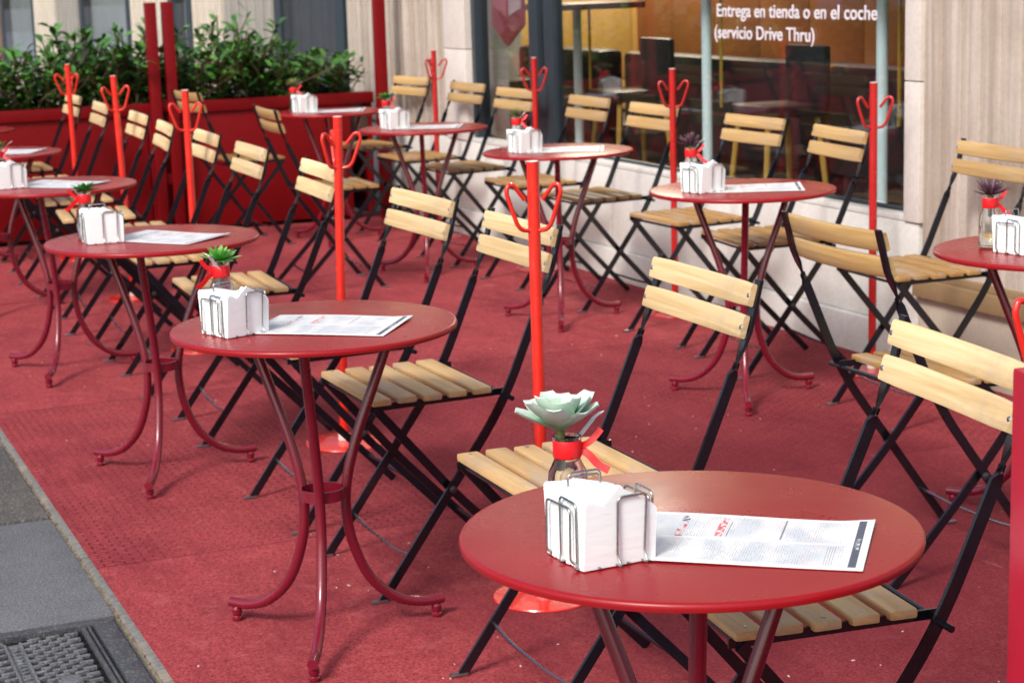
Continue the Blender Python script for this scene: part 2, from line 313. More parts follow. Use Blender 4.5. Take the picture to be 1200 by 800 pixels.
# ------------------------------------------------------------------ mesh helpers
class MB:
    def __init__(s): s.v = []; s.f = []; s.cut = None
    def add(s, vs, fs):
        k = len(s.v); s.v += [tuple(p) for p in vs]; s.f += [tuple(i+k for i in f) for f in fs]; return s
    def box(s, c, d, rot=None, bev=0):
        bm = bmesh.new(); bmesh.ops.create_cube(bm, size=1)
        for v in bm.verts: v.co = Vector((v.co.x*d[0], v.co.y*d[1], v.co.z*d[2]))
        if bev: bmesh.ops.bevel(bm, geom=bm.edges[:]+bm.verts[:], offset=bev, segments=2, profile=.6, affect='EDGES')
        Mx = Matrix.Translation(c) @ (rot if rot is not None else Matrix.Identity(4))
        bm.verts.index_update()
        s.add([Mx @ v.co for v in bm.verts], [[v.index for v in f.verts] for f in bm.faces]); bm.free(); return s
    def lohi(s, a, b, bev=0):
        return s.box(tuple((x+y)/2 for x, y in zip(a, b)), tuple(abs(y-x) for x, y in zip(a, b)), None, bev)
    def lathe(s, prof, c=(0, 0, 0), n=24, rot=None):
        vs = []; fs = []; m = len(prof); Mx = Matrix.Translation(c) @ (rot if rot is not None else Matrix.Identity(4))
        for (r, z) in prof:
            for k in range(n):
                a = 2*math.pi*k/n; vs.append(Mx @ Vector((r*math.cos(a), r*math.sin(a), z)))
        for i in range(m-1):
            for k in range(n):
                k2 = (k+1) % n
                fs.append((i*n+k, i*n+k2, (i+1)*n+k2, (i+1)*n+k))
        if prof[0][0] > 1e-5: fs.append(tuple(range(n))[::-1])
        if prof[-1][0] > 1e-5: fs.append(tuple((m-1)*n+k for k in range(n)))
        return s.add(vs, fs)
    def sweep(s, pts, prof, wide=None, cap=True, scales=None, closed=False):
        # prof: list of (a,b); wide: Vector or list of Vectors giving direction of a
        pts = [Vector(p) for p in pts]; n = len(pts); m = len(prof); vs = []; fs = []
        last = None
        for i, p in enumerate(pts):
            if closed: t = pts[(i+1) % n]-pts[i-1]
            else: t = (pts[min(i+1, n-1)]-pts[max(i-1, 0)])
            t.normalize()
            if wide is None:
                a = last if last is not None else (Vector((0, 0, 1)) if abs(t.z) < .9 else Vector((1, 0, 0)))
            else: a = Vector(wide[i] if isinstance(wide, list) else wide)
            a = a - t*a.dot(t); a.normalize(); last = a; b = t.cross(a)
            k = scales[i] if scales else 1
            for (u, w) in prof: vs.append(p + a*u*k + b*w*k)
        for i in range(n if closed else n-1):
            j = (i+1) % n
            for q in range(m):
                q2 = (q+1) % m
                fs.append((i*m+q, i*m+q2, j*m+q2, j*m+q))
        if cap and not closed:
            fs.append(tuple(range(m))[::-1]); fs.append(tuple((n-1)*m+q for q in range(m)))
        return s.add(vs, fs)
    def tube(s, pts, r, n=8, scales=None, closed=False):
        return s.sweep(pts, [(r*math.cos(2*math.pi*k/n), r*math.sin(2*math.pi*k/n)) for k in range(n)], None, True, scales, closed)
    def build(s, name, mat, parent=None, sharp=35, loc=None):
        me = bpy.data.meshes.new(name); me.from_pydata(s.v, [], s.f); me.validate()
        bm = bmesh.new(); bm.from_mesh(me); bmesh.ops.recalc_face_normals(bm, faces=bm.faces[:]); bm.to_mesh(me); bm.free()
        me.polygons.foreach_set('use_smooth', [True]*len(me.polygons)); me.set_sharp_from_angle(angle=R(sharp))
        me.materials.append(M[mat] if isinstance(mat, str) else mat)
        if s.cut is not None:
            me.materials.append(M[s.cut[1]])
            for p in me.polygons:
                if p.index >= s.cut[0]: p.material_index = 1
        me.update()
        o = bpy.data.objects.new(name, me); COL.objects.link(o)
        if parent: o.parent = parent
        if loc: o.location = loc
        return o
def rectprof(a, b): return [(-a/2, -b/2), (a/2, -b/2), (a/2, b/2), (-a/2, b/2)]
def catmull(pts, k=6):
    P = [Vector(p) for p in pts]; out = []
    for i in range(len(P)-1):
        p0 = P[max(i-1, 0)]; p1 = P[i]; p2 = P[i+1]; p3 = P[min(i+2, len(P)-1)]
        for j in range(k):
            t = j/k
            out.append(.5*((2*p1)+(p2-p0)*t+(2*p0-5*p1+4*p2-p3)*t*t+(3*p1-p0-3*p2+p3)*t*t*t))
    out.append(P[-1]); return out
def fillet(pts, r, k=5):
    P = [Vector(p) for p in pts]; out = [P[0]]
    for i in range(1, len(P)-1):
        a = (P[i-1]-P[i]); b = (P[i+1]-P[i]); d = min(r, a.length*.45, b.length*.45)
        A = P[i]+a.normalized()*d; B = P[i]+b.normalized()*d
        for j in range(k+1):
            t = j/k; out.append(A*(1-t)**2+P[i]*2*t*(1-t)+B*t*t)
    out.append(P[-1]); return out
def empty(name, loc=(0, 0, 0), rz=0):
    o = bpy.data.objects.new(name, None); COL.objects.link(o); o.location = loc; o.rotation_euler = (0, 0, rz); o.empty_display_size = .1
    return o
def tag(o, label=None, cat=None, group=None, kind=None):
    if label: o['label'] = label
    if cat: o['category'] = cat
    if group: o['group'] = group
    if kind: o['kind'] = kind
    return o
def copy_tree(o, parent=None):
    c = o.copy(); COL.objects.link(c); c.parent = parent
    for ch in [x for x in bpy.data.objects if x.parent == o]: copy_tree(ch, c)
    return c
def struct(mb, name, mat, label=None):
    o = mb.build(name, mat); return tag(o, label, None, None, 'structure')

# ------------------------------------------------------------------ ground
WALL = 3.94
struct(MB().lohi((-80, -60, -.16), (80, 120, -.13)), 'road', 'asphalt')
g = MB().lohi((-2.6, -8, -.30), (7.6, 60, -.012)); struct(g, 'ground', 'slab')
# street slabs beside the terrace
s = MB()
for j, (y0, y1) in enumerate([(4.40, 5.325), (2.72, 3.66), (1.7, 2.71), (.7, 1.69), (6.27, 7.2), (7.21, 8.15), (8.16, 9.1), (9.11, 10.05), (10.06, 11)]):
    for i in range(4):
        x1 = .755-i*.83; s.lohi((x1-.82, y0, -.05), (x1, y1-.008, 0.0), .004)
s.lohi((-2.6, 3.66, -.05), (-.12, 4.395, 0.0), .004); s.lohi((-2.6, 5.33, -.05), (-.12, 6.262, 0.0), .004)
struct(s, 'pavement', 'slab')
c_ = MB().lohi((-.112, 5.335, -.05), (.753, 6.262, .002), .004)
for i in range(9):
    for k in range(2): c_.box((.56-i*.075, 5.50+k*.30, .004), (.012, .20, .006), None, .002)
co = c_.build('access_cover', 'slab_rusty'); tag(co, 'dark rusty rectangular access cover with raised bars beside the grey slab', 'drain cover')
# kerb edging strip with crumbly mortar beside it
k_ = MB(); y = -2.0
while y < 11.1:
    k_.lohi((.763, y, -.05), (.7835, y+.98, .0022), .001); y += .985
struct(k_, 'kerb_strip', 'kerb')
gm = MB(); rr = random.Random(3)
gm.lohi((.756, -2, -.05), (.7635, 11.1, -.003))
for i in range(260):
    y = rr.uniform(3.4, 9); w = rr.uniform(.002, .006)
    gm.box((.7605+rr.gauss(0, .002), y, 0.0), (w, w*rr.uniform(1, 2.5), w), Matrix.Rotation(rr.uniform(0, 3), 4, 'Z'))
struct(gm, 'mortar_joint', 'grout')
# red carpet: a thin slab, fine grid along the edge so the border is not ruler-straight
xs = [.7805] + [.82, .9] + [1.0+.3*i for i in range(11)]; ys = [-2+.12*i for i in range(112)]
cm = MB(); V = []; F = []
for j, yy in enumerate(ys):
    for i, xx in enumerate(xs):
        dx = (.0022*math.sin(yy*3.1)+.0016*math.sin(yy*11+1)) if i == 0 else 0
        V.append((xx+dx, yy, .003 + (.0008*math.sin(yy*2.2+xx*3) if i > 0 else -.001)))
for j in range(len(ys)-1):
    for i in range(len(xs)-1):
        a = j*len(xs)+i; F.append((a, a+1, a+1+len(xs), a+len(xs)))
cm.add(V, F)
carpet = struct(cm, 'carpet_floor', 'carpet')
CZ = .003     # height of the carpet surface

# cast-iron drain cover, bottom left
dc = empty('drain_cover', (.324, 4.02, 0)); tag(dc, 'cast iron cover with studs, a ring and a raised bar beside the kerb strip', 'drain cover')
f_ = MB()
for a, b in (((-.42, .335, -.02), (.42, .372, .002)), ((.372, -.372, -.02), (.42, .335, .002)), ((-.42, -.372, -.02), (.372, -.335, .002)), ((-.42, -.335, -.02), (-.372, .335, .002))): f_.lohi(a, b, .003)
f_.lohi((.343, -.33, -.02), (.352, .33, .001), .002); f_.lohi((.357, -.33, -.02), (.363, .33, .001), .002)
f_.build('frame', 'cast_iron', dc)
MB().lohi((-.371, -.334, -.03), (.371, .334, -.012)).build('bed', 'cover_bed', dc)
st = MB(); pitch = .040
for i in range(-8, 9):
    for j in range(-17, 18):
        x = i*pitch*1.05+(pitch*.5 if j % 2 else 0); yq = j*pitch*.5
        if abs(x) > .325 or abs(yq) > .318: continue
        if .155 < x < .205: continue
        rdist = math.hypot(x-.205+.0, yq-.0)
        if math.hypot(x-.0, yq) < .13: continue
        if .235 < x < .29 and -.02 < yq < .04: continue
        st.box((x, yq, -.005), (.030, .0115, .011), Matrix.Rotation(.16, 4, 'Z'), .003)
st.build('studs', 'worn_iron', dc)
rg = MB(); rg.lathe([(.118, -.012), (.118, -.001), (.126, -.001), (.126, -.012)], n=48)
rg.lathe([(.04, -.012), (.04, -.002), (.034, .001), (0.0, .001)], n=24)
for k in range(24):
    a = k*math.pi/12; rg.box((.079*math.cos(a), .079*math.sin(a), -.007), (.05, .006, .008), Matrix.Rotation(a, 4, 'Z'), .001)
rg.build('ring', 'worn_iron', dc)
br_ = MB().lohi((.160, -.30, -.013), (.200, .29, -.004), .002); br_.lohi((.160, -.30, -.006), (.166, .29, .001), .001); br_.lohi((.194, -.30, -.006), (.200, .29, .001), .001)
for k in range(26): br_.box((.18, -.28+k*.0215, -.002), (.016, .009, .006), Matrix.Rotation(rr.uniform(-.5, .5), 4, 'Z'), .001)
br_.lohi((.238, -.018, -.013), (.288, .038, -.003), .002)
br_.build('raised_bar', 'worn_iron', dc)

# ------------------------------------------------------------------ storefront
B = empty('cafe_storefront', (WALL, 6.0, 0)); tag(B, 'stone cafe front with big glass window, pale plinth and fluted pillars', 'building')
B.rotation_euler = (0, 0, R(1.0))
def bp(mb, name, mat, parent=B): return mb.build(name, mat, parent)
def flutes(y0, y1, z0, z1, mb, pitch=.068, x=-.0, dp=.022):
    n = max(1, round((y1-y0)/pitch)); w = (y1-y0)/n
    for i in range(n):
        ya = y0+i*w
        mb.lohi((x, ya+.003, z0), (x+.25, ya+w*.62, z1), .006)
        mb.lohi((x+dp, ya+w*.60, z0), (x+.25, ya+w+.005, z1), .003)
W0, W1 = 5.89-6, 10.02-6
# plinth
p_ = MB(); 
for ya, yb in ((-.19, 1.0), (1.003, 2.3), (2.303, 3.6), (3.603, 5.9)): p_.lohi((0, ya, .145), (.12, yb, .525), .004)
bp(p_, 'plinth', 'plinth_stone')
p_ = MB()
for ya, yb in ((-.19, 1.6), (1.603, 3.2), (3.203, 5.9)): p_.lohi((-.028, ya, -.02), (.30, yb, .142), .004)
bp(p_, 'plinth_base', 'plinth_stone')
bp(MB().lohi((.003, W0-.04, .5275), (.10, 4.30, .548), .003), 'window_sill', 'plinth_stone')
# right pillar: fluted stone above, brown base with ledges
q = MB(); flutes(-2.6, -.21, .36, 3.6, q, .11, 0, .006); bp(q, 'pillar', 'travertine')
bp(MB().lohi((-.03, -2.6, .27), (.25, -.195, .335), .004).lohi((-.012, -2.6, .335), (.25, -.195, .362), .004), 'ledge', 'ledge_stone')
bp(MB().lohi((0.0, -2.6, -.02), (.25, -.195, .268), .004), 'pillar_base', 'brown_stone')
# white jambs and left pillar
j_ = MB(); j2 = MB()
for z0, z1 in ((.53, 1.03), (1.034, 1.9), (1.904, 3.2)):
    j_.lohi((-.01, -.205, z0), (.25, W0, z1), .003)
    j2.lohi((-.01, W1+.045, z0), (.25, 4.38, z1), .003)
bp(j_, 'jamb', 'jamb_stone'); bp(j2, 'jamb', 'jamb_stone')
q = MB(); flutes(4.40, 6.15, .55, 3.6, q, .105); bp(q, 'pillar', 'travertine')
bp(MB().lohi((-.01, -2.6, 2.9), (.25, 6.15, 5.5)), 'upper_wall', 'jamb_stone')
bp(MB().lohi((.3, -2.8, 2.9), (2.6, 8.7, 3.0)), 'ceiling', 'ceiling_white')
wf = MB()
wf.lohi((.05, W0, .545), (.11, W0+.035, 2.9), .003); wf.lohi((.03, W1-.01, .545), (.11, W1+.048, 2.9), .003)
wf.lohi((.045, 3.02, .56), (.105, 3.13, 2.9), .003); wf.lohi((.045, 3.21, .56), (.105, 3.32, 2.9), .003)
wf.lohi((.045, 3.12, .56), (.10, 3.22, .93), .003)
wf.lohi((.06, W0+.036, .549), (.085, 3.01, .562), .002)
wfo = bp(wf, 'window_frame', 'dark_frame')
gl = MB().lohi((.07, W0+.03, .57), (.078, 3.025, 2.9)).lohi((.07, 3.315, .57), (.078, W1, 2.9)).lohi((.072, 3.13, .93), (.079, 3.21, 2.9))
wfo2 = gl.build('window_pane', 'window_glass', B)
# lettering on the glass
def text(body, y, z, size, mat, parent, xx=.062, bold=.0, width=None, name='lettering'):
    cu = bpy.data.curves.new('t', 'FONT'); cu.body = body; cu.size = size; cu.extrude = .0012; cu.offset = bold; cu.space_character = 1.02
    to = bpy.data.objects.new('t', cu); COL.objects.link(to); bpy.context.view_layer.update()
    me = bpy.data.meshes.new_from_object(to.evaluated_get(bpy.context.evaluated_depsgraph_get()))
    bpy.data.objects.remove(to)
    wdt = max(v.co.x for v in me.vertices)-min(v.co.x for v in me.vertices)
    k = width/wdt if width else 1
    for v in me.vertices: v.co.x *= k
    me.materials.append(M[mat]); o = bpy.data.objects.new(name, me); COL.objects.link(o); o.parent = parent
    o.matrix_local = Matrix.Translation((xx, y, z)) @ Matrix(((0, 0, -1, 0), (-1, 0, 0, 0), (0, 1, 0, 0), (0, 0, 0, 1)))
    return o
text('Entrega en tienda o en el coche', 1.375, 1.240, .076, 'letter_white', B, bold=.0010, width=1.20)
text('(servicio Drive Thru)', 1.395, 1.150, .076, 'letter_white', B, bold=.0010, width=.79)
# shield-shaped sign behind the left pane
def poly(pts, x, th): # pts (y,z)
    n = len(pts); return MB().add([(x, a, b) for a, b in pts]+[(x+th, a, b) for a, b in pts], [tuple(range(n)), tuple(range(n, 2*n))[::-1]]+[(i, (i+1) % n, n+(i+1) % n, n+i) for i in range(n)])
sg = empty('hanging_sign'); tag(sg, 'crimson pointed shield sign hanging behind the left window pane', 'sign')
sg.matrix_world = B.matrix_world if False else Matrix.Translation((WALL, 6, 0)) @ Matrix.Rotation(R(1.0), 4, 'Z')
poly([(3.50, 1.17), (3.73, 1.055), (3.93, 1.16), (3.93, 1.75), (3.50, 1.75)], .10, .012).build('panel', 'sign_crimson', sg)
poly([(3.53, 1.255), (3.685, 1.215), (3.685, 1.70), (3.53, 1.70)], .095, .006).build('emblem', 'sign_light', sg)
poly([(3.72, 1.205), (3.90, 1.27), (3.90, 1.70), (3.72, 1.70)], .095, .006).build('emblem', 'sign_pink', sg)

# interior room
bp(MB().lohi((.12, -2.8, .02), (3.2, 8.8, .10)), 'room_floor', 'floor_tile')
cw = MB(); x = .26
while x < 2.3:
    cw.lohi((x, 6.5, .1), (x+.395, 6.6, .66), .006); cw.lohi((x, 6.5, .67), (x+.395, 6.6, 2.9), .006); x += .40
bp(cw, 'end_wall', 'mustard_wall')
bw = MB(); y = -2.8
while y < 6.6:
    bw.lohi((2.3, y, .1), (2.4, y+.58, .85), .006); bw.lohi((2.3, y, .86), (2.4, y+.58, 2.9), .006); y += .585
bp(bw, 'back_wall', 'orange_panel')
bp(MB().lohi((.26, -2.9, .1), (2.4, -2.8, 2.9)), 'end_wall', 'mustard_wall')
def world(x, y, z=0): return B_mat @ Vector((x, y, z))
B_mat = Matrix.Translation((WALL, 6, 0)) @ Matrix.Rotation(R(1.0), 4, 'Z')
# things in the room
def bar_table(x, y, label, hz=1.0):
    t = empty('bar_table', world(x, y, .10), R(1.0)); tag(t, label, 'table', 'high tables behind the window')
    MB().lathe([(.0, 0), (.2, 0), (.2, .012), (.04, .02), (.025, .05), (.025, 1.13), (.0, 1.13)], n=20).build('column', 'pole_blue', t)
    MB().lohi((-.28, -.30, 1.13), (.28, .30, 1.165), .006).build('tabletop', 'dark_wood', t)
    MB().tube([(.05, -.055, .55), (.05, -.055, 1.13)], .009).build('gold_glint', 'glint_gold', t)  # gold reflection on the column, added as a thin metal rod
    t.scale = (1, 1, hz); return t
bar_table(.66, 4.03, 'high bar table with pale blue column, leftmost of those behind the glass')
bar_table(.66, 2.54, 'high bar table with pale blue column behind the start of the lettering', 1.2)
bar_table(.66, 1.02, 'high bar table with pale blue column near the right end of the window', 1.2)
def sofa(x, y, lx, ly, label, name='sofa', top=.78):
    t = empty(name, world(x, y, .10), R(1.0)); tag(t, label, 'sofa', 'dark benches behind the window')
    MB().lohi((-lx/2, -ly/2, .08), (lx/2, ly/2, .42), .03).build('seat', 'black_leather', t)
    MB().lohi((-lx/2, ly/2-.16, .42), (lx/2, ly/2, top-.1), .04).build('backrest', 'black_leather', t)
    for sx in (-1, 1): MB().lohi((sx*lx/2-.03, -ly/2+.02, 0), (sx*lx/2+.03, -ly/2+.08, .08)).build('leg', 'ochre_leg', t)
    return t
def lsofa(x, y, ly, label):
    t = empty('bench', world(x, y, .10), R(1.0)); tag(t, label, 'bench', 'dark benches behind the window')
    MB().lohi((-.22, -ly/2, .10), (.30, ly/2, .44), .03).build('seat', 'black_leather', t)
    MB().lohi((-.30, -ly/2, .36), (-.14, ly/2, .88), .04).build('backrest', 'black_leather', t)
    for sy in (-1, 1): MB().lohi((-.26, sy*(ly/2-.08)-.03, 0), (-.20, sy*(ly/2-.08)+.03, .10)).build('leg', 'ochre_leg', t)
    return t
sofa(1.5, 6.0, .7, .5, 'black leather bench against the mustard wall seen through the left pane')
lsofa(1.25, 4.95, 1.2, 'black leather bench between the first two high tables indoors')
lsofa(1.25, 3.1, 1.9, 'black leather bench behind the middle of the glass below the lettering')
lsofa(1.25, .95, 1.9, 'black leather bench behind the right part of the glass')
def cafe_table(x, y, label):
    t = empty('cafe_table', world(x, y, .10), R(1.0)); tag(t, label, 'table', 'low tables behind the window')
    MB().lohi((-.35, -.5, .72), (.35, .5, .755), .006).build('tabletop', 'tan_wood', t)
    for a in (-1, 1):
        for b_ in (-1, 1): MB().lohi((a*.31-.02, b_*.45-.02, 0), (a*.31+.02, b_*.45+.02, .72)).build('leg', 'ochre_leg', t)
cafe_table(1.95, 4.0, 'tan topped low table between black benches, left one')
cafe_table(1.95, 2.3, 'tan topped low table between black benches under the lettering')
cafe_table(1.95, .6, 'tan topped low table between black benches, right one')
def stool(x, y, label):
    t = empty('bar_stool', world(x, y, .10), R(1.0)); tag(t, label, 'stool', 'bar stools behind the window')
    MB().lohi((-.17, -.17, .66), (.17, .17, .72), .02).build('seat', 'black_leather', t)
    MB().lohi((.14, -.17, .70), (.18, .17, .98), .015).build('backrest', 'black_leather', t)
    for a in (-1, 1):
        for b_ in (-1, 1): MB().tube([(a*.19, b_*.19, 0), (a*.13, b_*.13, .66)], .014).build('leg', 'ochre_leg', t)
stool(.62, 4.75, 'black bar stool with ochre legs behind the left pane')
stool(.62, 3.30, 'black bar stool with ochre legs between first and second high table')
stool(.62, 1.80, 'black bar stool with ochre legs between second and third high table')
stool(.62, .30, 'black bar stool with ochre legs at the right end of the window')
for (x, y, lb) in ((1.7, 1.0, 'lit tube lamp on the cafe ceiling nearer the right pillar'), (1.6, 5.5, 'lit tube lamp on the cafe ceiling nearer the planter')):
    t = empty('ceiling_lamp', world(x, y, 2.82), R(1.0)); tag(t, lb, 'lamp', 'lit tubes on the cafe ceiling')
    MB().lohi((-.1, -.65, .03), (.1, .65, .08), .006).build('housing', 'ceiling_white', t)
    MB().tube([(0, -.6, 0), (0, .6, 0)], .02).build('tube', 'tube_glow', t)
    ld = bpy.data.lights.new('lamp_light', 'AREA'); ld.shape = 'RECTANGLE'; ld.size = .2; ld.size_y = 1.2; ld.energy = 110 if y > 3 else 16; ld.color = (1, .90, .72)
    lo = bpy.data.objects.new('lamp_light', ld); COL.objects.link(lo); lo.parent = t; lo.location = (0, 0, -.03)

# facade that carries on beyond the planter
NB = empty('neighbouring_facade', world(0, 6.15, 0), R(1.0)); tag(NB, 'cream and grey stone facade with tall windows beyond the hedge', 'building')
def nb(mb, name, mat): return mb.build(name, mat, NB)
Y0 = 12.15
for (a, b_, mt) in ((13.76, 15.1, 'grey_stone'), (15.15, 16.15, 'cream_stone'), (17.0, 18.5, 'cream_stone'), (21.05, 22.3, 'grey_stone'), (22.35, 23.75, 'cream_stone'), (26.35, 27.45, 'brown_panel'), (27.5, 31, 'cream_stone'), (34, 38, 'grey_stone')):
    q = MB(); flutes(a-Y0, b_-Y0, 0, 6.5, q, .22, -.02); nb(q, 'pillar', mt)
nb(MB().lohi((0, 0, 0), (.3, 30, .42)).lohi((0, 0, 3.4), (.3, 30, 3.7)), 'lintel', 'cream_stone')
for (a, b_, mt) in ((12.19, 13.76, 'curtain'), (16.2, 17.0, 'pale_panel'), (18.55, 21.0, 'blue_panel'), (23.8, 26.3, 'blue_panel'), (31, 34, 'pale_panel')):
    w = nb(MB().lohi((.002, a-Y0, .42), (.06, a-Y0+.16, 3.4)).lohi((.002, b_-Y0-.16, .42), (.06, b_-Y0, 3.4)), 'window', 'dark_frame')
    MB().lohi((.012, a-Y0+.162, .42), (.02, b_-Y0-.162, 3.4)).build('pane', 'window_glass', w)
    bk = MB(); yy = a-Y0; 
    while yy < b_-Y0-.05: bk.lohi((.10+.03*rnd.random(), yy, .42), (.25, yy+.11, 3.4), .01); yy += .13
    bk.build('blind', mt, w)  # pale and blue backings carry the bright reflection of the glass as colour
nb(MB().lohi((.31, -.1, 0), (.54, 0, 4)).lohi((.76, -.1, 0), (1.2, 30, 6.5)), 'wall', 'grey_stone')

# car in the street, seen only as a reflection in the window
def street_car(x, y):
    t = empty('parked_car', (x, y, -.13)); tag(t, 'dark blue car parked in the street, seen only mirrored in the window', 'car')
    sec = [(-2.15, .42), (-2.12, .78), (-1.25, .95), (-.55, 1.42), (.95, 1.46), (1.75, 1.02), (2.1, .95), (2.15, .45), (2.0, .28), (-2.0, .28)]
    def loft(pts, w0, w1, mb):
        n = len(pts); vs = [(sx*(w0 if z < 1.0 else w1), yy, z) for sx in (-1, 1) for (yy, z) in pts]
        mb.add(vs, [tuple(range(n))[::-1], tuple(range(n, 2*n))]+[(i, (i+1) % n, n+(i+1) % n, n+i) for i in range(n)])
    b = MB(); loft(sec, .88, .70, b); b.build('body', 'car_blue', t, 25)
    for sx in (-1, 1):
        w = MB(); w.add([(sx*.895, -.98, 1.0), (sx*.895, 1.55, 1.03), (sx*.735, .9, 1.40), (sx*.735, -.52, 1.36)], [(0, 1, 2, 3)]); w.build('side_window', 'black_leather', t)
        for yy in (-1.35, 1.35):
            q = MB().lathe([(0, -.1), (.31, -.1), (.33, -.07), (.33, .07), (.31, .1), (0, .1)], (sx*.80, yy, .33), 28, Matrix.Rotation(math.pi/2, 4, 'Y')).build('wheel', 'rubber', t)
            MB().lathe([(0, -.11), (.18, -.11), (.2, -.09), (.2, .09), (.18, .11), (0, .11)], (sx*.80, yy, .33), 20, Matrix.Rotation(math.pi/2, 4, 'Y')).build('rim', 'wire_steel', q)
        MB().box((sx*.66, -2.12, .68), (.30, .06, .13), None, .02).build('headlight', 'pale_panel', t)
        MB().box((sx*.70, 2.13, .74), (.24, .05, .14), None, .02).build('tail_light', 'ribbon', t)
paint('car_blue', (.03, .07, .20, 1), .2, coat=.8, bmp=0)
street_car(-4.6, 19.5)

# ------------------------------------------------------------------ planter, posts, hedge
PY = 11.12
pl = empty('planter', (0, PY, 0)); tag(pl, 'long dark crimson metal planter box closing off the far end of the terrace', 'planter')
pm = MB()
px_ = -1.6
for w in (1.1, 1.25, 1.55, 1.22): pm.lohi((px_, 0, .03), (px_+w-.006, .03, .70), .003); px_ += w
pm.build('front_panel', 'crimson_metal', pl)
MB().lohi((-1.6, -.02, .70), (3.66, .06, .765), .004).build('rim', 'crimson_metal', pl)
MB().lohi((-1.6, .52, .03), (3.66, .56, .75)).lohi((3.63, .03, .03), (3.66, .52, .70)).lohi((-1.6, .03, .03), (-1.57, .52, .70)).build('side_panel', 'crimson_metal', pl)
MB().lohi((-1.57, .03, .5), (3.63, .52, .68)).build('soil', 'soil', pl)
def parasol_post(x, y, h, label, double):
    t = empty('screen_post', (x, y, 0)); tag(t, label, 'post', 'crimson posts')
    if double:
        for sx in (-1, 1): MB().lohi((sx*.048-.030, -.03, 0), (sx*.048+.030, .03, h), .004).build('upright', 'crimson_metal', t)
        for k in range(2): MB().lohi((-.0175, -.01, .3+k*.42), (.0175, .01, .36+k*.42), .002).build('spacer', 'crimson_metal', t)
    else: MB().lohi((-.032, -.03, 0), (.032, .03, h), .004).build('upright', 'crimson_metal', t)
    return t
parasol_post(2.385, PY-.06, 1.335, 'double crimson post standing in front of the hedge', True)
parasol_post(3.70, PY-.06, 1.9, 'single crimson post at the corner where planter meets the stone front', False)

def leafmesh(mb, p, d, up, L, W):
    d = d.normalized(); s_ = d.cross(up)
    if s_.length < 1e-3: s_ = Vector((1, 0, 0))
    s_.normalize(); n = s_.cross(d)
    pts = []
    for t, w, z in ((0, .12, 0), (.3, .85, .05), (.62, .8, .04), (1, .03, -.12)):
        c = p+d*(L*t)+n*(z*L); pts += [c-s_*W*.5*w+n*W*.12*w, c, c+s_*W*.5*w+n*W*.12*w]
    mb.add(pts, [(i*3+j, i*3+j+1, i*3+j+4, i*3+j+3) for i in range(3) for j in range(2)])
def hedge(x0, x1, label, seed, top):
    r = random.Random(seed); t = empty('laurel_hedge', ((x0+x1)/2, PY+.28, .68)); tag(t, label, 'hedge', 'hedges in the crimson planter')
    lv = MB(); inn = MB(); stm = MB(); cx = (x0+x1)/2
    n = int((x1-x0)*120)
    for i in range(n):
        x = r.uniform(x0, x1)-cx; y = r.uniform(-.2, .2)
        h = top(x+cx)*(r.uniform(.62, 1.0) if i % 6 else r.uniform(.95, 1.22))
        lean = Vector((r.gauss(0, .09), r.gauss(0, .10)-.04, 0))
        P = [Vector((x, y, 0)), Vector((x, y, 0))+lean*.4+Vector((0, 0, h*.5)), Vector((x, y, 0))+lean*1.5+Vector((0, 0, h))]
        stm.tube(P, .004, 5)
        m_ = int(h*58)
        for k in range(m_):
            f = r.uniform(.02, 1) ** .8
            c = P[0].lerp(P[1], f*2) if f < .5 else P[1].lerp(P[2], f*2-1)
            a = r.uniform(0, 2*math.pi); d = Vector((math.cos(a), math.sin(a), r.uniform(-.1, .75) + (.5 if f > .9 else 0)))
            L = r.uniform(.055, .095)
            leafmesh(lv, c+d*.012, d, Vector((r.gauss(0, .3), r.gauss(0, .3), 1)), L, L*r.uniform(.38, .5))
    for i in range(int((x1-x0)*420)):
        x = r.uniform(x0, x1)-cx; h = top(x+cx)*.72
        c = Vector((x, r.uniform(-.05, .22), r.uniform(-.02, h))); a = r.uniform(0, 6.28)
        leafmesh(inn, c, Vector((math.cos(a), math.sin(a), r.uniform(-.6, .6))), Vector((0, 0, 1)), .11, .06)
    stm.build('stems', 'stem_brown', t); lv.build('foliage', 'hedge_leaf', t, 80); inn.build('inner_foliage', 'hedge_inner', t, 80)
hedge(.9, 2.36, 'glossy green laurel hedge in the planter left of the double post', 5, lambda x: .40+.05*math.sin(x*7)+.05*math.sin(x*17+1))
hedge(2.38, 3.62, 'glossy green laurel hedge in the planter right of the double post', 9, lambda x: (.38 if x < 2.7 else .44 if x < 3.15 else .28)+.035*math.sin(x*13+2))
hedge(-1.5, .88, 'glossy green laurel hedge at the far left end of the planter', 12, lambda x: .45+.05*math.sin(x*7))

